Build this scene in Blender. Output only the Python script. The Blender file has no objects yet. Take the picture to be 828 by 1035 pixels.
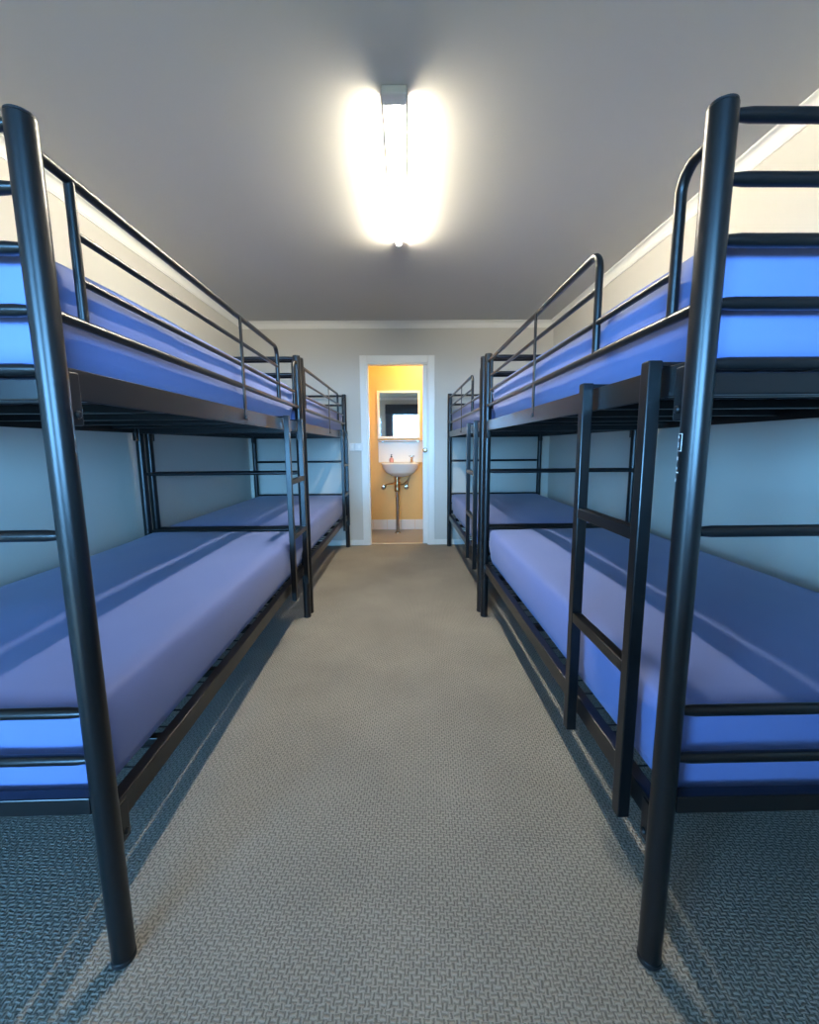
import bpy, bmesh, math, random
from mathutils import Vector, Matrix, noise
random.seed(4)
scene = bpy.context.scene
COL = scene.collection
PI = math.pi

# ------------------------------------------------------------------ helpers
def link(name, bm, mat, parent=None, smooth=True, loc=None, angle=20.5):
    me = bpy.data.meshes.new(name)
    bmesh.ops.recalc_face_normals(bm, faces=bm.faces[:])
    bm.to_mesh(me); bm.free()
    if smooth:
        for p in me.polygons: p.use_smooth = True
        try: me.set_sharp_from_angle(angle=math.radians(angle))
        except Exception: pass
    o = bpy.data.objects.new(name, me)
    mats = mat if isinstance(mat, (list, tuple)) else [mat]
    for m in mats: me.materials.append(m)
    COL.objects.link(o)
    if parent is not None: o.parent = parent
    if loc is not None: o.location = loc
    return o

def thing(name, label, cat, loc=(0, 0, 0), rz=0.0, group=None):
    o = bpy.data.objects.new(name, None)
    o.empty_display_size = 0.1
    COL.objects.link(o)
    o.location = loc; o.rotation_euler = (0, 0, rz)
    tag(o, label, cat, group)
    return o

def tag(o, label, cat, group=None):
    o['label'] = label; o['category'] = cat
    if group: o['group'] = group
    return o

def struct(name, bm, mat, smooth=False, parent=None):
    o = link(name, bm, mat, parent, smooth)
    if parent is None: o['kind'] = 'structure'
    return o

def box(bm, x0, x1, y0, y1, z0, z1, bevel=0.0, seg=2, mi=0):
    x0, x1 = sorted((x0, x1)); y0, y1 = sorted((y0, y1)); z0, z1 = sorted((z0, z1))
    vs = [bm.verts.new(c) for c in ((x0,y0,z0),(x1,y0,z0),(x1,y1,z0),(x0,y1,z0),
                                    (x0,y0,z1),(x1,y0,z1),(x1,y1,z1),(x0,y1,z1))]
    fs = [bm.faces.new([vs[i] for i in f]) for f in
          ((0,3,2,1),(4,5,6,7),(0,1,5,4),(1,2,6,5),(2,3,7,6),(3,0,4,7))]
    for f in fs: f.material_index = mi
    if bevel > 0:
        es = list({e for f in fs for e in f.edges})
        bmesh.ops.bevel(bm, geom=es, offset=bevel, segments=seg, affect='EDGES', profile=0.5)
    return bm

def bxm(*a, **k):
    bm = bmesh.new(); box(bm, *a, **k); return bm

def sweep(bm, pts, rad, n=20, cap=True, flat=None):
    """tube along pts; rad scalar or list; flat: list of (sx, sz) squash per point"""
    pts = [Vector(p) for p in pts]
    m = len(pts)
    tang = []
    for i in range(m):
        if i == 0: t = pts[1] - pts[0]
        elif i == m - 1: t = pts[-1] - pts[-2]
        else: t = (pts[i+1]-pts[i]).normalized() + (pts[i]-pts[i-1]).normalized()
        tang.append(t.normalized())
    t0 = tang[0]
    ref = Vector((0, 0, 1)) if abs(t0.z) < 0.9 else Vector((0, 1, 0))
    u = t0.cross(ref).normalized(); v = u.cross(t0).normalized()
    rings = []
    for i in range(m):
        if i > 0:
            q = tang[i-1].rotation_difference(tang[i])
            u = (q @ u).normalized(); v = (q @ v).normalized()
        r = rad[i] if isinstance(rad, (list, tuple)) else rad
        fu, fv = flat[i] if flat else (1, 1)
        rings.append([bm.verts.new(pts[i] + u*math.cos(2*PI*k/n)*r*fu + v*math.sin(2*PI*k/n)*r*fv) for k in range(n)])
    for i in range(m-1):
        for k in range(n):
            bm.faces.new((rings[i][k], rings[i][(k+1) % n], rings[i+1][(k+1) % n], rings[i+1][k]))
    if cap:
        bm.faces.new(rings[0][::-1]); bm.faces.new(rings[-1])
    return bm

def tube(pts, rad, n=20, flat=None):
    return sweep(bmesh.new(), pts, rad, n, flat=flat)

def arc(c, a, b, r, steps=7):
    """points of a fillet at corner c between directions a->c and c->b"""
    c = Vector(c); a = (Vector(a)-c).normalized(); b = (Vector(b)-c).normalized()
    p0 = c + a*r; p1 = c + b*r; o = c + (a+b)*r
    out = []
    for i in range(steps+1):
        th = i/steps*PI/2
        out.append(o - b*r*math.cos(th) - a*r*math.sin(th))
    return out

def lathe(bm, prof, n=24, cx=0, cy=0, cz=0, a0=0, a1=2*PI, sx=1, sy=1):
    full = abs((a1-a0) - 2*PI) < 1e-6
    n = max(n, 24)
    cols = []
    cnt = n if full else n+1
    for k in range(cnt):
        a = a0 + (a1-a0)*k/n
        cols.append([bm.verts.new((cx+r*math.cos(a)*sx, cy+r*math.sin(a)*sy, cz+z)) for r, z in prof])
    for k in range(n):
        A = cols[k]; B = cols[(k+1) % cnt]
        for i in range(len(prof)-1):
            bm.faces.new((A[i], B[i], B[i+1], A[i+1]))
    bmesh.ops.remove_doubles(bm, verts=bm.verts[:], dist=1e-5)
    return bm

# ------------------------------------------------------------------ materials
def mat(name, col, rough=0.5, metal=0.0, spec=0.5):
    m = bpy.data.materials.new(name); m.use_nodes = True
    b = m.node_tree.nodes['Principled BSDF']
    b.inputs['Base Color'].default_value = (*col, 1)
    b.inputs['Roughness'].default_value = rough
    b.inputs['Metallic'].default_value = metal
    b.inputs['Specular IOR Level'].default_value = spec
    return m

def nodes(m):
    return m.node_tree.nodes, m.node_tree.links, m.node_tree.nodes['Principled BSDF']

def noisy(m, col, amt=0.08, scale=6.0, bump=0.0, bscale=200.0):
    """procedural tint variation plus fine bump"""
    N, L, B = nodes(m)
    tc = N.new('ShaderNodeTexCoord')
    nz = N.new('ShaderNodeTexNoise'); nz.inputs['Scale'].default_value = scale
    nz.inputs['Detail'].default_value = 4
    L.new(tc.outputs['Object'], nz.inputs['Vector'])
    mx = N.new('ShaderNodeMix'); mx.data_type = 'RGBA'
    mx.inputs[6].default_value = (*[c*(1-amt) for c in col], 1)
    mx.inputs[7].default_value = (*[min(1, c*(1+amt)) for c in col], 1)
    L.new(nz.outputs['Fac'], mx.inputs[0]); L.new(mx.outputs[2], B.inputs['Base Color'])
    if bump:
        n2 = N.new('ShaderNodeTexNoise'); n2.inputs['Scale'].default_value = bscale
        L.new(tc.outputs['Object'], n2.inputs['Vector'])
        bp = N.new('ShaderNodeBump'); bp.inputs['Strength'].default_value = bump
        bp.inputs['Distance'].default_value = 0.002
        L.new(n2.outputs['Fac'], bp.inputs['Height']); L.new(bp.outputs['Normal'], B.inputs['Normal'])
    return m

def nm(name, col, rough=0.5, metal=0.0, spec=0.5, amt=0.06, scale=6, bump=0.0, bscale=200):
    return noisy(mat(name, col, rough, metal, spec), col, amt, scale, bump, bscale)

M_wall = nm('wall_paint', (0.60, 0.575, 0.50), 0.6, amt=0.02, scale=2, bump=0.12, bscale=180)
M_ceil = nm('ceiling_paint', (0.57, 0.55, 0.495), 0.8, amt=0.015, scale=2, bump=0.08, bscale=160)
M_trim = nm('white_gloss_trim', (0.84, 0.82, 0.74), 0.3, amt=0.02, scale=8)
M_black = nm('black_powder_coat', (0.006, 0.006, 0.0065), 0.30, spec=0.45, amt=0.25, scale=30, bump=0.04, bscale=900)
M_cap = nm('black_plastic', (0.012, 0.012, 0.013), 0.45, amt=0.2, scale=20)
M_slat = nm('black_slat', (0.010, 0.010, 0.011), 0.5, amt=0.2, scale=20)
M_bolt = nm('bolt_metal', (0.05, 0.05, 0.052), 0.3, metal=0.8, amt=0.2, scale=50)
M_chrome = nm('chrome', (0.55, 0.50, 0.44), 0.16, metal=1.0, amt=0.05, scale=40)
M_brass = nm('aged_brass', (0.42, 0.30, 0.16), 0.28, metal=1.0, amt=0.1, scale=40)
M_porc = nm('white_porcelain', (0.74, 0.71, 0.62), 0.12, amt=0.02, scale=10)
M_orange = nm('orange_paint', (0.76, 0.46, 0.135), 0.55, amt=0.06, scale=3, bump=0.1, bscale=120)
M_cream = nm('cream_panel', (0.78, 0.70, 0.50), 0.3, amt=0.03, scale=6)
M_vinyl = nm('bathroom_vinyl', (0.27, 0.265, 0.25), 0.4, amt=0.08, scale=14)
M_strip = nm('threshold_metal', (0.62, 0.55, 0.42), 0.3, metal=0.6, amt=0.05, scale=30)
M_white = nm('white_plastic', (0.76, 0.75, 0.70), 0.35, amt=0.02, scale=20)
M_print = nm('white_print', (0.75, 0.75, 0.75), 0.5, amt=0.02, scale=90)
M_dark = nm('dark_fabric', (0.035, 0.037, 0.042), 0.9, amt=0.2, scale=30, bump=0.2, bscale=300)
M_curtain = nm('grey_fabric', (0.20, 0.20, 0.21), 0.9, amt=0.1, scale=30, bump=0.2, bscale=300)
M_under_shade = nm('mattress_underside_shade', (0.02, 0.022, 0.03), 0.9, amt=0.2, scale=40)  # shade under the mattress painted near-black; the sheet itself is blue
M_pink = nm('pink_soap', (0.75, 0.36, 0.28), 0.2, amt=0.05, scale=20)

M_mirror = mat('mirror_glass', (0.92, 0.92, 0.92), 0.02, 1.0)

def sheet_material():
    m = mat('blue_fitted_sheet', (0.15, 0.18, 0.42), 0.62, spec=0.25)
    N, L, B = nodes(m)
    B.inputs['Sheen Weight'].default_value = 0.15
    tc = N.new('ShaderNodeTexCoord')
    w1 = N.new('ShaderNodeTexNoise'); w1.inputs['Scale'].default_value = 3.5
    w1.inputs['Detail'].default_value = 3
    mp = N.new('ShaderNodeMapping'); mp.inputs['Scale'].default_value = (1.0, 0.35, 1.0)
    L.new(tc.outputs['Object'], mp.inputs['Vector']); L.new(mp.outputs['Vector'], w1.inputs['Vector'])
    weave = N.new('ShaderNodeTexNoise'); weave.inputs['Scale'].default_value = 700
    L.new(tc.outputs['Object'], weave.inputs['Vector'])
    mx = N.new('ShaderNodeMix'); mx.data_type = 'RGBA'
    mx.inputs[6].default_value = (0.135, 0.180, 0.415, 1)
    mx.inputs[7].default_value = (0.155, 0.202, 0.45, 1)
    L.new(w1.outputs['Fac'], mx.inputs[0]); L.new(mx.outputs[2], B.inputs['Base Color'])
    ad = N.new('ShaderNodeMath'); ad.operation = 'MULTIPLY_ADD'
    ad.inputs[1].default_value = 0.08
    L.new(weave.outputs['Fac'], ad.inputs[0]); L.new(w1.outputs['Fac'], ad.inputs[2])
    bp = N.new('ShaderNodeBump'); bp.inputs['Strength'].default_value = 0.25; bp.inputs['Distance'].default_value = 0.012
    L.new(ad.outputs[0], bp.inputs['Height']); L.new(bp.outputs['Normal'], B.inputs['Normal'])
    return m
M_sheet = sheet_material()

def carpet_material():
    m = mat('loop_pile_carpet', (0.27, 0.25, 0.22), 0.95, spec=0.1)
    N, L, B = nodes(m)
    tc = N.new('ShaderNodeTexCoord')
    mp = N.new('ShaderNodeMapping'); mp.inputs['Rotation'].default_value = (0, 0, math.radians(3))
    L.new(tc.outputs['Object'], mp.inputs['Vector'])
    # slight warp so the weave is not ruler straight
    wn = N.new('ShaderNodeTexNoise'); wn.inputs['Scale'].default_value = 35; wn.inputs['Detail'].default_value = 2
    L.new(mp.outputs['Vector'], wn.inputs['Vector'])
    wm = N.new('ShaderNodeVectorMath'); wm.operation = 'MULTIPLY_ADD'
    wm.inputs[1].default_value = (0.012, 0.012, 0.0)
    L.new(wn.outputs['Color'], wm.inputs[0]); L.new(mp.outputs['Vector'], wm.inputs[2])
    ck = N.new('ShaderNodeTexChecker'); ck.inputs['Scale'].default_value = 84.0
    L.new(wm.outputs[0], ck.inputs['Vector'])
    def bands(axis):
        w = N.new('ShaderNodeTexWave'); w.wave_type = 'BANDS'; w.bands_direction = axis
        w.inputs['Scale'].default_value = 34.0; w.inputs['Distortion'].default_value = 1.2
        w.inputs['Detail'].default_value = 1; w.inputs['Detail Scale'].default_value = 6
        L.new(wm.outputs[0], w.inputs['Vector']); return w
    wx, wy = bands('X'), bands('Y')
    mxh = N.new('ShaderNodeMix'); mxh.data_type = 'FLOAT'
    L.new(ck.outputs['Fac'], mxh.inputs[0]); L.new(wx.outputs['Fac'], mxh.inputs[2]); L.new(wy.outputs['Fac'], mxh.inputs[3])
    fib = N.new('ShaderNodeTexNoise'); fib.inputs['Scale'].default_value = 420; fib.inputs['Detail'].default_value = 3
    L.new(tc.outputs['Object'], fib.inputs['Vector'])
    big = N.new('ShaderNodeTexNoise'); big.inputs['Scale'].default_value = 2.2; big.inputs['Detail'].default_value = 5
    L.new(tc.outputs['Object'], big.inputs['Vector'])
    h = N.new('ShaderNodeMath'); h.operation = 'MULTIPLY_ADD'; h.inputs[1].default_value = 0.8
    L.new(fib.outputs['Fac'], h.inputs[0]); L.new(mxh.outputs[0], h.inputs[2])
    h2 = N.new('ShaderNodeMath'); h2.operation = 'MULTIPLY_ADD'; h2.inputs[1].default_value = 0.25
    L.new(ck.outputs['Fac'], h2.inputs[0]); L.new(h.outputs[0], h2.inputs[2])
    cr = N.new('ShaderNodeValToRGB')
    cr.color_ramp.elements[0].position = 0.15; cr.color_ramp.elements[0].color = (0.165, 0.152, 0.13, 1)
    cr.color_ramp.elements[1].position = 1.35/1.6; cr.color_ramp.elements[1].color = (0.45, 0.42, 0.365, 1)
    sc = N.new('ShaderNodeMath'); sc.operation = 'MULTIPLY'; sc.inputs[1].default_value = 0.62
    L.new(h2.outputs[0], sc.inputs[0]); L.new(sc.outputs[0], cr.inputs['Fac'])
    tint = N.new('ShaderNodeMix'); tint.data_type = 'RGBA'; tint.blend_type = 'MULTIPLY'
    tint.inputs[0].default_value = 1.0
    cr2 = N.new('ShaderNodeValToRGB')
    cr2.color_ramp.elements[0].position = 0.3; cr2.color_ramp.elements[0].color = (0.86, 0.86, 0.86, 1)
    cr2.color_ramp.elements[1].position = 0.7; cr2.color_ramp.elements[1].color = (1.06, 1.06, 1.06, 1)
    L.new(big.outputs['Fac'], cr2.inputs['Fac'])
    L.new(cr.outputs['Color'], tint.inputs[6]); L.new(cr2.outputs['Color'], tint.inputs[7])
    L.new(tint.outputs[2], B.inputs['Base Color'])
    bp = N.new('ShaderNodeBump'); bp.inputs['Strength'].default_value = 0.6; bp.inputs['Distance'].default_value = 0.006
    L.new(h2.outputs[0], bp.inputs['Height']); L.new(bp.outputs['Normal'], B.inputs['Normal'])
    return m
M_carpet = carpet_material()

def emit(name, col, s):
    m = mat(name, (0.9, 0.9, 0.85), 0.3)
    _, _, B = nodes(m)
    B.inputs['Emission Color'].default_value = (*col, 1)
    B.inputs['Emission Strength'].default_value = s
    return m

def pane_material():
    m = bpy.data.materials.new('window_glass'); m.use_nodes = True
    N = m.node_tree.nodes; L = m.node_tree.links
    N.clear()
    o = N.new('ShaderNodeOutputMaterial'); t = N.new('ShaderNodeBsdfTransparent')
    t.inputs['Color'].default_value = (0.93, 0.96, 0.97, 1)
    g = N.new('ShaderNodeBsdfGlossy'); g.inputs['Roughness'].default_value = 0.02
    mx = N.new('ShaderNodeMixShader'); mx.inputs[0].default_value = 0.06
    L.new(t.outputs[0], mx.inputs[1]); L.new(g.outputs[0], mx.inputs[2]); L.new(mx.outputs[0], o.inputs['Surface'])
    return m
M_pane = pane_material()

# ------------------------------------------------------------------ room shell
XL, XR = -1.82, 1.69
YN, YE = -0.62, 4.90
ZC = 2.56
T = 0.10

struct('floor', bxm(XL-T, XR+T, YN-T, 4.97, -0.08, 0.0), M_carpet)
struct('ceiling', bxm(XL-T, XR+T, YN-T, YE+T, ZC, ZC+0.1), M_ceil)
struct('wall_left', bxm(XL-T, XL, YN-T, YE+T, 0, ZC), M_wall)
struct('wall_right', bxm(XR, XR+T, YN-T, YE+T, 0, ZC), M_wall)

# end wall with the doorway to the washroom
DX0, DX1, DZ = -0.440, 0.275, 2.12
bm = bmesh.new()
box(bm, XL, DX0, YE, YE+T, 0, ZC); box(bm, DX1, XR, YE, YE+T, 0, ZC)
box(bm, DX0, DX1, YE, YE+T, DZ, ZC)
struct('wall_back', bm, M_wall)

# wall behind the camera: glazed door at the left, window at the right
GX0, GX1, GZ = -1.62, -0.66, 2.04
WX0, WX1, WZ0, WZ1 = -0.36, 0.66, 1.02, 2.10
bm = bmesh.new()
box(bm, XL, GX0, YN-T, YN, 0, ZC); box(bm, GX1, WX0, YN-T, YN, 0, ZC); box(bm, WX1, XR, YN-T, YN, 0, ZC)
box(bm, GX0, GX1, YN-T, YN, GZ, ZC)
box(bm, WX0, WX1, YN-T, YN, 0, WZ0); box(bm, WX0, WX1, YN-T, YN, WZ1, ZC)
struct('wall_front', bm, M_wall)

def frame_bm(x0, x1, z0, z1, y0, y1, w):
    bm = bmesh.new()
    box(bm, x0, x0+w, y0, y1, z0, z1); box(bm, x1-w, x1, y0, y1, z0, z1)
    box(bm, x0+w, x1-w, y0, y1, z0, z0+w); box(bm, x0+w, x1-w, y0, y1, z1-w, z1)
    return bm
w1 = struct('window_1', frame_bm(WX0, WX1, WZ0, WZ1, YN-0.08, YN-0.03, 0.04), M_white)
link('pane', bxm(WX0+0.04, WX1-0.04, YN-0.058, YN-0.054, WZ0+0.04, WZ1-0.04), M_pane, w1, False)
d2 = struct('door_2', frame_bm(GX0, GX1, 0.0, GZ, YN-0.08, YN-0.04, 0.07), M_white)
link('pane', bxm(GX0+0.07, GX1-0.07, YN-0.062, YN-0.058, 0.07, GZ-0.07), M_pane, d2, False)

# dark pelmet and a drawn-back curtain at the window (seen in the mirror)
bm = bmesh.new()
n = 60
for s in range(n):
    xa = -0.56 + (0.98+0.56)*s/n; xb = -0.56 + (0.98+0.56)*(s+1)/n
    ya = YN+0.10+0.012*math.sin(s*1.1); 
    box(bm, xa, xb+0.002, YN+0.02, ya, 2.09, 2.36)
tag(link('pelmet', bm, M_dark, smooth=False), 'dark grey pelmet above the window, reflected in the washroom mirror', 'pelmet')
bm = bmesh.new()
pts_f, pts_b = [], []
for s in range(41):
    x = -0.56 + 0.20*s/40; y = YN+0.05+0.02*math.sin(s*1.3)
    pts_f.append((x, y+0.006)); pts_b.append((x, y))
rows = []
for z in (0.75, 2.085):
    rows.append([bm.verts.new((x, y, z)) for x, y in pts_f+pts_b[::-1]])
L_ = len(rows[0])
for k in range(L_):
    bm.faces.new((rows[0][k], rows[0][(k+1) % L_], rows[1][(k+1) % L_], rows[1][k]))
for k in range(40):
    for r in rows:
        bm.faces.new((r[k], r[k+1], r[L_-2-k], r[L_-1-k]))
tag(link('curtain', bm, M_curtain), 'grey curtain gathered beside the window, under the dark pelmet', 'curtain')

# cornices (cove profile) and skirting
def cornice(name, p0, p1, inward):
    """p0->p1 along the wall line at the ceiling; inward = unit vector into the room"""
    pr, dr = 0.050, 0.072
    prof = [(0, -dr), (0.006, -dr), (0.008, -dr+0.010)]
    for i in range(7):
        a = i/6*PI/2
        prof.append((0.010+(pr-0.018)*(1-math.cos(a)), -dr+0.012+(dr-0.022)*math.sin(a)))
    prof += [(pr-0.002, -0.008), (pr, -0.006), (pr, 0), (0, 0)]
    bm = bmesh.new()
    inn = Vector((inward[0], inward[1], 0))
    ra = [bm.verts.new(Vector((p0[0], p0[1], ZC)) + inn*d + Vector((0, 0, z))) for d, z in prof]
    rb = [bm.verts.new(Vector((p1[0], p1[1], ZC)) + inn*d + Vector((0, 0, z))) for d, z in prof]
    k = len(prof)
    for i in range(k):
        bm.faces.new((ra[i], ra[(i+1) % k], rb[(i+1) % k], rb[i]))
    bm.faces.new(ra); bm.faces.new(rb[::-1])
    struct(name, bm, M_trim)
cornice('trim_1', (XL, YN), (XL, YE), (1, 0))
cornice('trim_2', (XR, YN), (XR, YE), (-1, 0))
cornice('trim_3', (XL, YE), (XR, YE), (0, -1))
cornice('trim_4', (XL, YN), (XR, YN), (0, 1))
SK = 0.065
struct('baseboard_left', bxm(XL, XL+0.014, YN, YE, 0, SK, 0.004), M_trim)
struct('baseboard_right', bxm(XR-0.014, XR, YN, YE, 0, SK, 0.004), M_trim)
AX0, AX1, AZ = -0.510, 0.345, 2.195
bm = bxm(XL+0.014, AX0, YE-0.014, YE, 0, SK, 0.004); box(bm, AX1, XR-0.014, YE-0.014, YE, 0, SK, 0.004)
struct('baseboard_back', bm, M_trim)
# architrave + jamb lining
bm = bmesh.new()
box(bm, AX0, DX0+0.006, YE-0.018, YE, 0, AZ, 0.005); box(bm, DX1-0.006, AX1, YE-0.018, YE, 0, AZ, 0.005)
box(bm, DX0+0.006, DX1-0.006, YE-0.018, YE, DZ-0.006, AZ, 0.005)
struct('trim_5', bm, M_trim)
bm = bmesh.new()
box(bm, DX0, DX0+0.022, YE, YE+T+0.01, 0, DZ); box(bm, DX1-0.014, DX1, YE, YE+T+0.01, 0, DZ)
box(bm, DX0+0.022, DX1-0.014, YE, YE+T+0.01, DZ-0.02, DZ)
struct('trim_6', bm, M_trim)
struct('trim_7', bxm(DX0+0.022, DX1-0.014, YE+0.045, YE+0.085, -0.01, 0.008, 0.003), M_strip)

# sliding door, nearly all of it inside the wall
dr = struct('door_1', bxm(0.208, 0.260, YE+0.03, YE+0.065, 0.010, DZ-0.022, 0.003), M_trim)
bm = bmesh.new()
lathe(bm, [(0, 0.0), (0.026, 0.0), (0.028, 0.004), (0.014, 0.010), (0.013, 0.024), (0.024, 0.032), (0.026, 0.042), (0.018, 0.050), (0, 0.052)], 20)
bmesh.ops.rotate(bm, verts=bm.verts[:], cent=(0, 0, 0), matrix=Matrix.Rotation(PI/2, 3, 'X'))
link('door_knob', bm, M_brass, dr, True, (0.236, YE+0.030, 1.128))

# ------------------------------------------------------------------ washroom
BX0, BX1, BY0, BY1, BZ = -0.85, 0.85, YE+T, 5.83, 2.48
struct('floor_bathroom', bxm(BX0-T, BX1+T, 4.97, BY1+T, -0.08, 0.0), M_vinyl)
struct('ceiling_bathroom', bxm(BX0-T, BX1+T, BY0, BY1+T, BZ, BZ+0.08), M_ceil)
struct('wall_bathroom_back', bxm(BX0-T, BX1+T, BY1, BY1+T, 0, BZ), M_orange)
struct('wall_bathroom_left', bxm(BX0-T, BX0, BY0, BY1, 0, BZ), M_orange)
struct('wall_bathroom_right', bxm(BX1, BX1+T, BY0, BY1, 0, BZ), M_orange)
bm = bmesh.new()
x = BX0
while x < BX1 - 0.01:
    x2 = min(x+0.196, BX1); box(bm, x+0.0015, x2-0.0015, BY1-0.010, BY1, 0.0, 0.145, 0.003); x = x2+0.0
struct('baseboard_bathroom', bm, nm('white_tile', (0.74, 0.70, 0.62), 0.2, amt=0.04, scale=4))

# splashback panel
tag(link('splashback', bxm(-0.372, 0.240, BY1-0.012, BY1, 0.955, 1.238, 0.002), M_cream),
    'cream splashback panel on the orange wall between basin and mirror shelf', 'splashback')
# shelf under the mirror
sh = thing('shelf', 'narrow grey glass shelf under the washroom mirror', 'shelf', (-0.066, BY1, 1.245))
link('shelf_board', bxm(-0.306, 0.306, -0.095, 0.0, 0.0, 0.014, 0.003), nm('grey_glass', (0.42, 0.38, 0.31), 0.2, amt=0.05), sh)
for sx in (-0.24, 0.24):
    link('bracket', bxm(sx-0.012, sx+0.012, -0.06, 0.0, -0.006, 0.0, 0.001), M_chrome, sh)
# mirror
mi = thing('wall_mirror', 'square cream-framed mirror on the orange washroom wall reflecting a bright window', 'mirror', (-0.083, BY1, 1.28))
bm = bmesh.new()
W2, H2, fw = 0.296, 0.647, 0.032
box(bm, -W2, -W2+fw, -0.022, 0, 0, H2, 0.004); box(bm, W2-fw, W2, -0.022, 0, 0, H2, 0.004)
box(bm, -W2+fw, W2-fw, -0.022, 0, 0, fw, 0.004); box(bm, -W2+fw, W2-fw, -0.022, 0, H2-fw, H2, 0.004)
link('mirror_frame', bm, M_cream, mi)
link('mirror_glass', bxm(-W2+fw, W2-fw, -0.012, -0.004, fw, H2-fw), M_mirror, mi, False)

# basin
bs = thing('wash_basin', 'white wall-hung wash basin with exposed pipework on the orange wall', 'basin', (-0.066, BY1, 0))
bm = bmesh.new()
prof = [(0.0, -0.182), (0.05, -0.180), (0.12, -0.163), (0.19, -0.122), (0.235, -0.064), (0.248, -0.022), (0.252, -0.016),
        (0.254, 0.0), (0.246, 0.006), (0.225, 0.002), (0.205, -0.040), (0.150, -0.095), (0.06, -0.118), (0.0, -0.120)]
lathe(bm, prof, 40, 0, -0.222, 0.948, sx=1.0, sy=0.80)
box(bm, -0.235, 0.235, -0.075, -0.013, 0.905, 0.953, 0.010)
link('bowl', bm, M_porc, bs)
bm = bmesh.new()
lathe(bm, [(0, 0), (0.026, 0), (0.026, 0.008), (0.016, 0.014), (0.014, 0.055), (0.018, 0.062), (0.012, 0.074), (0, 0.076)], 18, 0.155, -0.045, 0.953)
sweep(bm, [(0.155, -0.045, 0.99), (0.150, -0.09, 1.005), (0.147, -0.13, 0.998), (0.146, -0.142, 0.975)], [0.010, 0.010, 0.009, 0.009], 12)
tp = link('tap', bm, M_brass, bs)
bm = bmesh.new()
sweep(bm, [(0.115, -0.045, 1.040), (0.195, -0.045, 1.040)], 0.006, 10); sweep(bm, [(0.155, -0.080, 1.040), (0.155, -0.015, 1.040)], 0.006, 10)
link('tap_handle', bm, M_chrome, tp)
bm = bmesh.new()
lathe(bm, [(0, 0.775), (0.040, 0.775), (0.040, 0.738), (0.024, 0.734), (0.024, 0.705), (0.040, 0.702), (0.043, 0.690), (0.038, 0.640),
           (0.043, 0.625), (0.043, 0.590), (0.030, 0.570), (0, 0.566)], 22, -0.045, -0.222, 0)
link('bottle_trap', bm, M_brass, bs)
bm = bmesh.new()
lathe(bm, [(0, 0.575), (0.022, 0.575), (0.022, 0.012), (0.040, 0.010), (0.042, 0.0), (0, 0.0)], 18, -0.045, -0.222, 0)
link('waste_pipe', bm, nm('dull_chrome', (0.42, 0.36, 0.29), 0.25, metal=1.0, amt=0.1, scale=30), bs)
for vx, pts in ((-0.240, [(-0.240, -0.045, 0.615), (-0.19, -0.07, 0.655), (-0.13, -0.10, 0.668), (-0.085, -0.12, 0.672), (-0.075, -0.11, 0.72), (-0.075, -0.10, 0.80)]),
                (0.080, [(0.080, -0.045, 0.615), (0.095, -0.05, 0.66), (0.115, -0.055, 0.72), (0.150, -0.05, 0.80), (0.160, -0.045, 0.87), (0.158, -0.045, 0.905)])):
    link('supply_pipe', tube(pts, 0.009, 10), M_brass, bs)
    bm = bmesh.new()
    lathe(bm, [(0, 0.0), (0.034, 0.0), (0.032, 0.010), (0.014, 0.016), (0.014, 0.045), (0.030, 0.050), (0.031, 0.066), (0.020, 0.072), (0, 0.074)], 18)
    bmesh.ops.rotate(bm, verts=bm.verts[:], cent=(0, 0, 0), matrix=Matrix.Rotation(PI/2, 3, 'X'))
    link('stop_valve', bm, M_chrome, bs, True, (vx, -0.004, 0.612))
link('supply_pipe', tube([(-0.010, -0.16, 0.655), (0.04, -0.12, 0.66), (0.09, -0.08, 0.70), (0.125, -0.06, 0.76), (0.14, -0.055, 0.83)], 0.009, 10), M_brass, bs)

# soap pump bottle on the basin ledge
sp = thing('soap_bottle', 'small pink soap pump bottle standing on the back of the wash basin', 'soap bottle', (-0.190, BY1-0.045, 0.9575))
bm = lathe(bmesh.new(), [(0, 0), (0.028, 0), (0.031, 0.006), (0.031, 0.040), (0.024, 0.056), (0.011, 0.064), (0.011, 0.070), (0, 0.070)], 20)
link('bottle', bm, M_pink, sp)
bm = lathe(bmesh.new(), [(0, 0.070), (0.013, 0.070), (0.013, 0.082), (0.005, 0.084), (0.005, 0.098), (0.012, 0.100), (0.012, 0.108), (0, 0.109)], 16)
sweep(bm, [(0, 0, 0.104), (0.0, -0.034, 0.102)], 0.005, 8)
link('pump', bm, M_cap, sp)

# light switches left of the doorway
for lx, lw, ly, lab in ((-0.617, 0.030, YE, 'small white light switch plate on the end wall, the one nearer the left bunk bed'),
                        (-0.534, 0.048, YE, 'white light switch plate lapping the edge of the door frame')):
    ly2 = ly-0.019 if lw > 0.04 else ly
    s_ = thing('light_switch', lab, 'light switch', (lx, ly, 1.172), 0)
    y0 = -0.030 if lw > 0.04 else -0.010
    link('switch_plate', bxm(-lw, lw, y0, -0.0 if lw < 0.04 else 0.0, -0.043, 0.043, 0.003), M_white, s_)
    link('rocker', bxm(-0.011, 0.011, y0-0.006, y0, -0.018, 0.018, 0.002), M_trim, s_)

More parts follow.
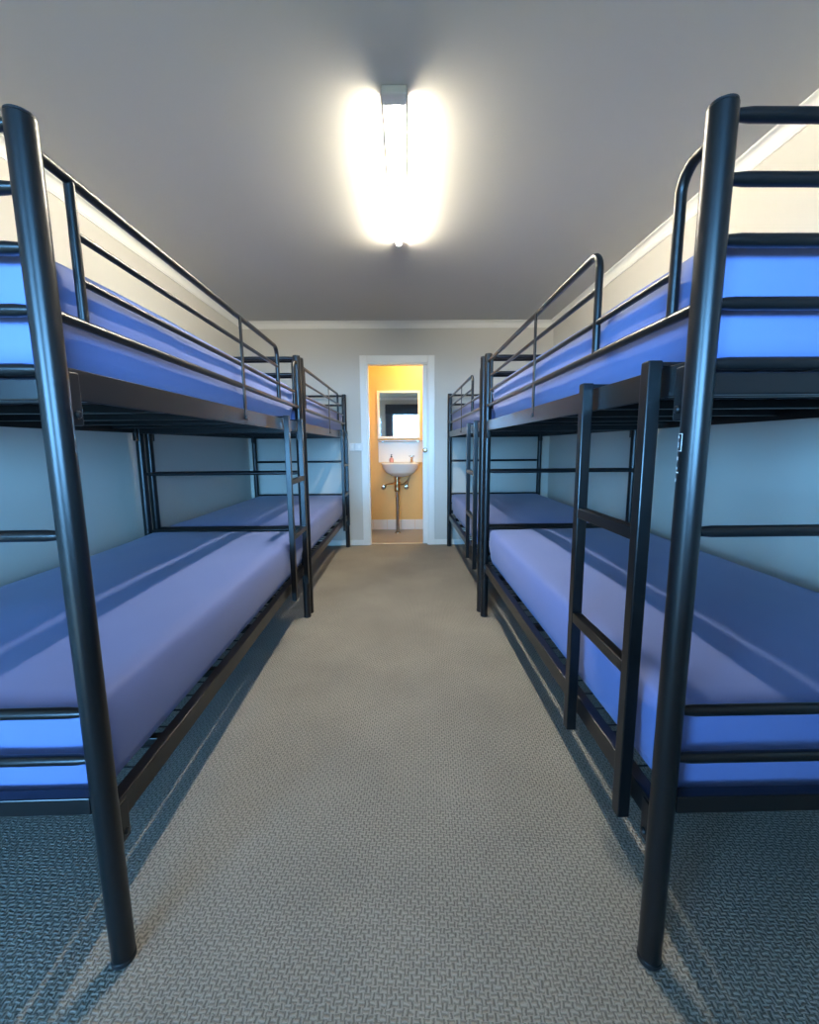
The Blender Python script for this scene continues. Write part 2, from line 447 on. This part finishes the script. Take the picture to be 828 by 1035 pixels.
# ------------------------------------------------------------------ fluorescent batten
FX, FY0, FY1 = -0.030, 1.86, 3.06
fl = thing('fluorescent_light', 'lit fluorescent tube light in a white batten on the ceiling', 'ceiling light', (FX, (FY0+FY1)/2, ZC))
half = (FY1-FY0)/2
bm = bmesh.new()
sec = [(-0.050, 0.0), (-0.050, -0.003), (-0.046, -0.005), (0.046, -0.005), (0.050, -0.003), (0.050, 0.0)]
ea = [bm.verts.new((x, -half+0.01, z)) for x, z in sec]; eb = [bm.verts.new((x, half-0.07, z)) for x, z in sec]
for i in range(6): bm.faces.new((ea[i], ea[(i+1) % 6], eb[(i+1) % 6], eb[i]))
bm.faces.new(ea); bm.faces.new(eb[::-1])
link('batten', bm, M_white, fl, False)
link('end_cap', bxm(-0.050, 0.050, -half-0.05, -half+0.012, -0.032, 0.0, 0.006), M_white, fl)
for s in (1,):
    yy = s*(half-0.012)
    link('lamp_holder', bxm(-0.018, 0.018, yy-0.012, yy+0.012, -0.034, 0.0, 0.004), M_white, fl)
M_tube = emit('lit_tube', (1.0, 0.92, 0.76), 365)
bm = bmesh.new(); sweep(bm, [(0, -half+0.024, -0.019), (0, half-0.024, -0.019)], 0.013, 20)
link('tube', bm, M_tube, fl)

# ------------------------------------------------------------------ bunk bed prototype (aisle side = +x, ladder at +y)
BW, BL = 1.04, 1.96
hx, hy = BW/2, BL/2
PR = 0.0245
TOP = 1.76
RUNGS = (1.742, 1.641, 1.541, 1.434, 1.328, 1.008, 0.624, 0.515)

def rung_bm(y, z, r=0.0118):
    x0, x1 = -hx+PR-0.004, hx-PR+0.004
    pts = [(x0, y, z), (x0+0.010, y, z), (x0+0.030, y, z), (x1-0.030, y, z), (x1-0.010, y, z), (x1, y, z)]
    return tube(pts, [r*0.8, r*0.85, r, r, r*0.85, r*0.8], 20)

def make_bed(label):
    t = thing('bunk_bed', label, 'bunk bed', group='black bunk beds')
    for sx in (-1, 1):
        for sy in (-1, 1):
            bm = lathe(bmesh.new(), [(0, 0.012), (PR, 0.012), (PR, TOP-0.008), (PR-0.002, TOP-0.006), (0, TOP-0.006)], 32)
            p = link('post', bm, M_black, t, True, (sx*hx, sy*hy, 0))
            bm = lathe(bmesh.new(), [(0, TOP-0.006), (PR-0.001, TOP-0.006), (PR-0.0015, TOP-0.002), (PR-0.005, TOP), (0, TOP)], 32)
            link('post_cap', bm, M_cap, p)
            bm = lathe(bmesh.new(), [(0, 0.0), (PR-0.002, 0.0), (PR+0.0008, 0.003), (PR+0.0008, 0.014), (PR, 0.016), (0, 0.016)], 32)
            link('foot_cap', bm, M_cap, p)
    for sy in (-1, 1):
        for z in RUNGS:
            link('end_rung', rung_bm(sy*hy, z), M_black, t)
        # end frame bars under each mattress
        bm = bxm(-hx+0.015, hx-0.015, sy*(hy-0.014)-0.014, sy*(hy-0.014)+0.014, 1.272, 1.312, 0.003)
        link('end_bar', bm, M_black, t)
        bm = bxm(-hx+0.022, hx-0.022, sy*hy-0.014, sy*hy+0.014, 0.392, 0.432, 0.003)
        link('end_bar', bm, M_black, t)
    for sx in (-1, 1):
        for z0, z1 in ((1.275, 1.338), (0.328, 0.384)):
            xi = sx*(hx-0.010); xo = sx*(hx+0.008)
            bm = bmesh.new()
            # angle-section rail: outer face plus top flange turned inwards
            box(bm, xo-sx*0.005, xo, -hy+0.030, hy-0.030, z0, z1, 0.002)
            box(bm, xi-sx*0.014, xo-sx*0.004, -hy+0.030, hy-0.030, z1-0.006, z1-0.0005, 0.001)
            rl = link('side_rail', bm, M_black, t)
            for sy in (-1, 1):
                yb = sy*(hy-PR-0.012)
                bm = bxm(sx*(hx-0.010), sx*(hx+0.012), yb-0.016, yb+0.016, z0-0.050, z1-0.008, 0.003)
                b = link('rail_bracket', bm, M_black, rl)
                bm = lathe(bmesh.new(), [(0, 0), (0.008, 0), (0.008, 0.003), (0.005, 0.006), (0, 0.0065)], 12)
                bmesh.ops.rotate(bm, verts=bm.verts[:], cent=(0, 0, 0), matrix=Matrix.Rotation(sx*PI/2, 3, 'Y'))
                bmesh.ops.translate(bm, verts=bm.verts[:], vec=(sx*(hx+0.012), yb, z0-0.028))
                link('bolt', bm, M_bolt, t)
    # upper base: dark cross slats on the side rails ; lower base: wire mesh
    for zb in (0.384, 1.3325):
        bm = bmesh.new()
        for k in range(25):
            y = -hy+0.06 + k*(BL-0.12)/24
            sweep(bm, [(-hx+0.006, y, zb-0.004), (hx-0.006, y, zb-0.004)], 0.0024, 6)
        for k in range(9):
            x = -hx+0.09 + k*(BW-0.18)/8
            sweep(bm, [(x, -hy+0.016, zb), (x, hy-0.016, zb)], 0.0024, 6)
        link('wire_mesh', bm, M_slat, t)
    for zb in (0.376, 1.325):
        for k in range(5):
            y = -0.72+0.36*k
            link('cross_bar', bxm(-hx+0.012, hx-0.012, y-0.013, y+0.013, zb-0.030, zb, 0.003), M_black, t)
    # guard on the aisle side
    g = 0.0095
    zt, zm, z3, zl = 1.712, 1.612, 1.522, 1.434
    ya, yb, yc = -hy+0.10, 0.54, hy-0.098
    link('guard_rail', tube([(hx, -hy+PR-0.004, zl), (hx, hy-PR+0.004, zl)], g+0.0012), M_black, t)
    pts = [(hx, -hy+PR-0.004, zt)] + arc((hx, yb, zt), (hx, -1, zt), (hx, yb, 0), 0.045) + [(hx, yb, zl)]
    link('guard_rail', tube(pts, g+0.0012), M_black, t)
    pts = [(hx, hy-PR+0.004, zt)] + arc((hx, yc, zt), (hx, 2, zt), (hx, yc, 0), 0.045) + [(hx, yc, zl)]
    link('guard_rail', tube(pts, g+0.0012), M_black, t)
    link('guard_rail', tube([(hx, ya, zm), (hx, yb, zm)], g-0.0015), M_black, t)
    link('guard_rail', tube([(hx, ya, z3), (hx, yc, z3)], g-0.0015), M_black, t)
    link('guard_upright', tube([(hx, ya, zt), (hx, ya, zt-0.03), (hx, ya, zl+0.03), (hx, ya, zl)], g), M_black, t)
    bm = bxm(hx+0.005, hx+0.011, -0.012, 0.012, 1.310, zt, 0.002)
    box(bm, hx+0.009, hx+0.017, -0.018, 0.018, 1.296, 1.312, 0.003)
    link('guard_bracket', bm, M_black, t)
    # ladder hooked on the aisle side
    y1, y2, lx = hy-0.105, hy-0.420, hx+0.030
    la = link('ladder', bxm(lx-0.014, lx+0.014, y2+0.014, y1-0.014, 0.965, 0.995, 0.003), M_black, t)
    link('ladder_rung', bxm(lx-0.014, lx+0.014, y2+0.014, y1-0.014, 0.642, 0.672, 0.003), M_black, la)
    for y in (y1, y2):
        bm = bxm(lx-0.015, lx+0.015, y-0.015, y+0.015, 0.280, 1.352, 0.003)
        s_ = link('ladder_stile', bm, M_black, la)
        bm = bxm(lx-0.062, lx-0.010, y-0.013, y+0.013, 1.3395, 1.349, 0.002)
        link('ladder_hook', bm, M_black, la)
    return t

def copy_tree(o, parent=None):
    c = o.copy(); COL.objects.link(c)
    if parent is not None: c.parent = parent
    for ch in list(o.children): copy_tree(ch, c)
    return c

def bed_pose(near, far, side):
    """near/far: aisle-side post positions; side -1 left, +1 right"""
    n = Vector((near[0], near[1], 0)); f = Vector((far[0], far[1], 0))
    d = (f-n).normalized()
    mid = (n+f)/2
    out = Vector((-d.y, d.x, 0)) if side < 0 else Vector((d.y, -d.x, 0))
    c = mid + out*hx
    rz = math.atan2(d.y, d.x) - PI/2
    if side > 0: rz += PI
    return c, rz

POSES = [bed_pose((-0.667, 0.820), (-0.694, 2.780), -1), bed_pose((-0.692, 2.856), (-0.686, 4.816), -1),
         bed_pose((0.553, 0.799), (0.540, 2.759), 1), bed_pose((0.528, 2.846), (0.510, 4.806), 1)]
BLAB = ['black tubular metal bunk bed nearest the camera on the left side of the room',
        'black metal bunk bed on the left against the far end wall',
        'black metal bunk bed nearest the camera on the right, white print on its front post',
        'black metal bunk bed on the right against the far end wall']
proto = make_bed(BLAB[0])
beds = []
for i, (c, rz) in enumerate(POSES):
    b = proto if i == 0 else copy_tree(proto)
    b.location = c; b.rotation_euler = (0, 0, rz); b['label'] = BLAB[i]
    beds.append(b)

# printed sticker on the near right post (local post (+hx,+hy) of bed 2), facing the aisle
def curved_patch(bm, a0, a1, z0, z1, r, n=6):
    ra = []
    for k in range(n+1):
        a = a0+(a1-a0)*k/n
        ra.append([bm.verts.new((rr*math.cos(a), rr*math.sin(a), z)) for rr, z in ((r, z0), (r, z1), (r+0.0006, z1), (r+0.0006, z0))])
    for k in range(n):
        for j in range(4):
            bm.faces.new((ra[k][j], ra[k+1][j], ra[k+1][(j+1) % 4], ra[k][(j+1) % 4]))
    bm.faces.new(ra[0]); bm.faces.new(ra[-1][::-1])
bm = bmesh.new()
RR = PR+0.0002
D = math.radians
def pa(a0, a1, z0, z1): curved_patch(bm, D(a0), D(a1), z0, z1, RR)
A0, A1 = -75, 6
pa(A0, A1, 1.1982, 1.1995); pa(A0, A1, 1.1655, 1.1668); pa(A1-2.5, A1, 1.1668, 1.1982); pa(A0, A0+2.5, 1.1668, 1.1982)
for a0, a1, z0, z1 in ((-34, -18, 1.1900, 1.1950), (-44, -20, 1.1730, 1.1790), (-60, -46, 1.172, 1.193),
                       (-30, -18, 1.1790, 1.1830), (-38, -16, 1.1490, 1.1555), (-44, -18, 1.1305, 1.1350),
                       (-50, -4, 1.1235, 1.1260), (-42, -20, 1.1070, 1.1130)):
    pa(a0, a1, z0, z1)
link('sticker', bm, M_print, beds[2], False, (hx, hy, 0))

# ------------------------------------------------------------------ mattresses with fitted sheets
def mattress_bm(seed, z0, z1, mx=0.497, my=0.945, r=0.032, crown=0.022):
    bm = bmesh.new()
    nx, ny, nz = 22, 48, 8
    def key(i, j, k): return (i, j, k)
    V = {}
    def vert(i, j, k):
        q = (i, j, k)
        if q in V: return V[q]
        def dist(t, n):           # denser towards the edges
            u = t/n*2-1
            return math.copysign(1-(1-abs(u))**1.35, u)
        x = dist(i, nx)*mx; y = dist(j, ny)*my; z = z0+(z1-z0)*(dist(k, nz)*0.5+0.5)
        rz_ = min(r, (z1-z0)/2-0.002)
        cx = max(-mx+r, min(mx-r, x)); cy = max(-my+r, min(my-r, y)); cz = max(z0+0.02, min(z1-rz_, z))
        d = Vector((x-cx, y-cy, z-cz))
        rr = Vector((r, r, rz_ if z > cz else 0.02))
        if d.length > 1e-9:
            e = Vector((d.x/rr.x, d.y/rr.y, d.z/rr.z))
            mxa = max(abs(e.x), abs(e.y), abs(e.z))
            e = e.normalized()*mxa
            p = Vector((cx+e.x*rr.x, cy+e.y*rr.y, cz+e.z*rr.z))
        else: p = Vector((cx, cy, cz))
        u, v = p.x/mx, p.y/my
        h = (p.z-z0)/(z1-z0)
        if abs(u) > 0.9: p.x += math.copysign(0.018*min(1, h*1.6), u)
        if h > 0.05:
            s = Vector((p.x*2.2+seed*7.1, p.y*1.3+seed*3.3, p.z*3+seed))
            w = noise.noise(s)*0.008 + noise.noise(s*3.1)*0.0035
            p.z += h*h*(crown*(1-u*u)*(1-v**4) + w)
            bul = math.sin(min(1, h)*PI)*0.006 + noise.noise(s*2.3)*0.006*h
            # gathered folds near the corners
            cf = max(0, abs(v)-0.86)/0.14
            bul += cf*0.004*math.sin(p.z*95+p.y*40+seed)
            if abs(u) > 0.9: p.x += math.copysign(bul, u)
            if abs(v) > 0.95: p.y += math.copysign(bul*0.6, v)
        V[q] = bm.verts.new(p); return V[q]
    def quad(a, b, c, d):
        f = bm.faces.new((vert(*a), vert(*b), vert(*c), vert(*d))); return f
    for i in range(nx):
        for j in range(ny):
            f = quad((i, j, 0), (i, j+1, 0), (i+1, j+1, 0), (i+1, j, 0)); f.material_index = 1
            quad((i, j, nz), (i+1, j, nz), (i+1, j+1, nz), (i, j+1, nz))
    for k in range(nz):
        for i in range(nx):
            quad((i, 0, k), (i+1, 0, k), (i+1, 0, k+1), (i, 0, k+1)); quad((i, ny, k), (i, ny, k+1), (i+1, ny, k+1), (i+1, ny, k))
        for j in range(ny):
            quad((0, j, k), (0, j, k+1), (0, j+1, k+1), (0, j+1, k)); quad((nx, j, k), (nx, j+1, k), (nx, j+1, k+1), (nx, j, k+1))
    return bm
WHERE = ['the near left bunk bed', 'the far left bunk bed', 'the near right bunk bed', 'the far right bunk bed']
for i, (c, rz) in enumerate(POSES):
    for lev, z0, z1 in (('lower', 0.388, 0.625), ('upper', 1.3365, 1.562)):
        m_ = link('mattress', mattress_bm(i*2+(lev == 'upper'), z0, z1, 0.478, crown=0.022 if lev == 'lower' else 0.014), [M_sheet, M_under_shade], None, True, angle=80)
        # the lower mattresses lie a little askew on their mesh
        sh_, sk_ = {(0, 'lower'): (0.018, -0.008), (2, 'lower'): (0.006, 0.0), (3, 'upper'): (0.0, 0.006), (1, 'lower'): (0.006, 0.0)}.get((i, lev), (0, 0))
        m_.location = (c.x+math.cos(rz)*sh_, c.y+math.sin(rz)*sh_, 0); m_.rotation_euler = (0, 0, rz+sk_)
        tag(m_, 'blue sheeted mattress on the %s bunk of %s' % (lev, WHERE[i]), 'mattress', 'blue mattresses on the bunks')

# ------------------------------------------------------------------ lights
w = bpy.data.worlds.new('World'); scene.world = w; w.use_nodes = True
bg = w.node_tree.nodes['Background']
NW, LW = w.node_tree.nodes, w.node_tree.links
tcw = NW.new('ShaderNodeTexCoord'); sep = NW.new('ShaderNodeSeparateXYZ')
LW.new(tcw.outputs['Generated'], sep.inputs[0])
mr = NW.new('ShaderNodeMapRange'); mr.inputs[1].default_value = -0.3; mr.inputs[2].default_value = 0.9
LW.new(sep.outputs['Z'], mr.inputs[0])
rp = NW.new('ShaderNodeValToRGB')
el = rp.color_ramp.elements
SKY = (0.20, 0.53, 1.0)
def sk(p, k, c=SKY):
    e = el.new(p); e.color = (c[0]*k, c[1]*k, c[2]*k, 1)
el[0].position = 0.0; el[0].color = (0.02, 0.025, 0.02, 1)
el[1].position = 1.0; el[1].color = (0.004, 0.014, 0.026, 1)
sk(0.19, 0.05); sk(0.25, 1.0); sk(0.355, 0.92); sk(0.45, 0.10); sk(0.62, 0.025)
LW.new(mr.outputs[0], rp.inputs[0]); LW.new(rp.outputs[0], bg.inputs['Color'])
bg.inputs['Strength'].default_value = 66.0

def portal(name, x0, x1, z0, z1):
    d = bpy.data.lights.new(name, 'AREA'); d.shape = 'RECTANGLE'
    d.size = x1-x0; d.size_y = z1-z0
    d.cycles.is_portal = True
    o = bpy.data.objects.new(name, d); COL.objects.link(o)
    o.location = ((x0+x1)/2, YN-0.09, (z0+z1)/2)
    o.rotation_euler = (PI/2, 0, 0)      # emit towards +y
    return o
p1 = portal('window_daylight', WX0, WX1, WZ0, WZ1)
p2 = portal('door_daylight', GX0, GX1, 0, GZ)
for p in (p1, p2): p.rotation_euler = (-PI/2, 0, 0) if False else (PI/2, 0, PI) if False else (PI/2, 0, 0)

d = bpy.data.lights.new('bathroom_lamp', 'POINT'); d.energy = 29; d.color = (1.0, 0.80, 0.46); d.shadow_soft_size = 0.05
o = bpy.data.objects.new('bathroom_lamp', d); COL.objects.link(o); o.location = (0.34, 5.28, 2.40)

# ------------------------------------------------------------------ camera
f_px, pit, yaw, rol, cy = 419.97, 0.140177515, 0.009403483, -0.007856263, 509.943
F = Vector((math.sin(yaw)*math.cos(pit), math.cos(yaw)*math.cos(pit), -math.sin(pit)))
rt = Vector((math.cos(yaw), -math.sin(yaw), 0)); up = rt.cross(F)
R = rt*math.cos(rol)+up*math.sin(rol); U = -rt*math.sin(rol)+up*math.cos(rol)
cam = bpy.data.cameras.new('camera'); co = bpy.data.objects.new('camera', cam); COL.objects.link(co)
mw = Matrix.Identity(4)
for i in range(3):
    mw[i][0] = R[i]; mw[i][1] = U[i]; mw[i][2] = -F[i]
mw[0][3], mw[1][3], mw[2][3] = 0, 0, 1.18
co.matrix_world = mw
cam.sensor_fit = 'VERTICAL'; cam.sensor_height = 36; cam.sensor_width = 36*828/1035
cam.lens = f_px/1035*36
cam.shift_y = -(517.5-cy)/1035
cam.clip_start = 0.02
scene.camera = co

scene.view_settings.view_transform = 'Standard'
scene.view_settings.look = 'None'
scene.view_settings.gamma = 1
scene.view_settings.use_curve_mapping = False
scene.view_settings.exposure = 0.42

bpy.context.view_layer.update()
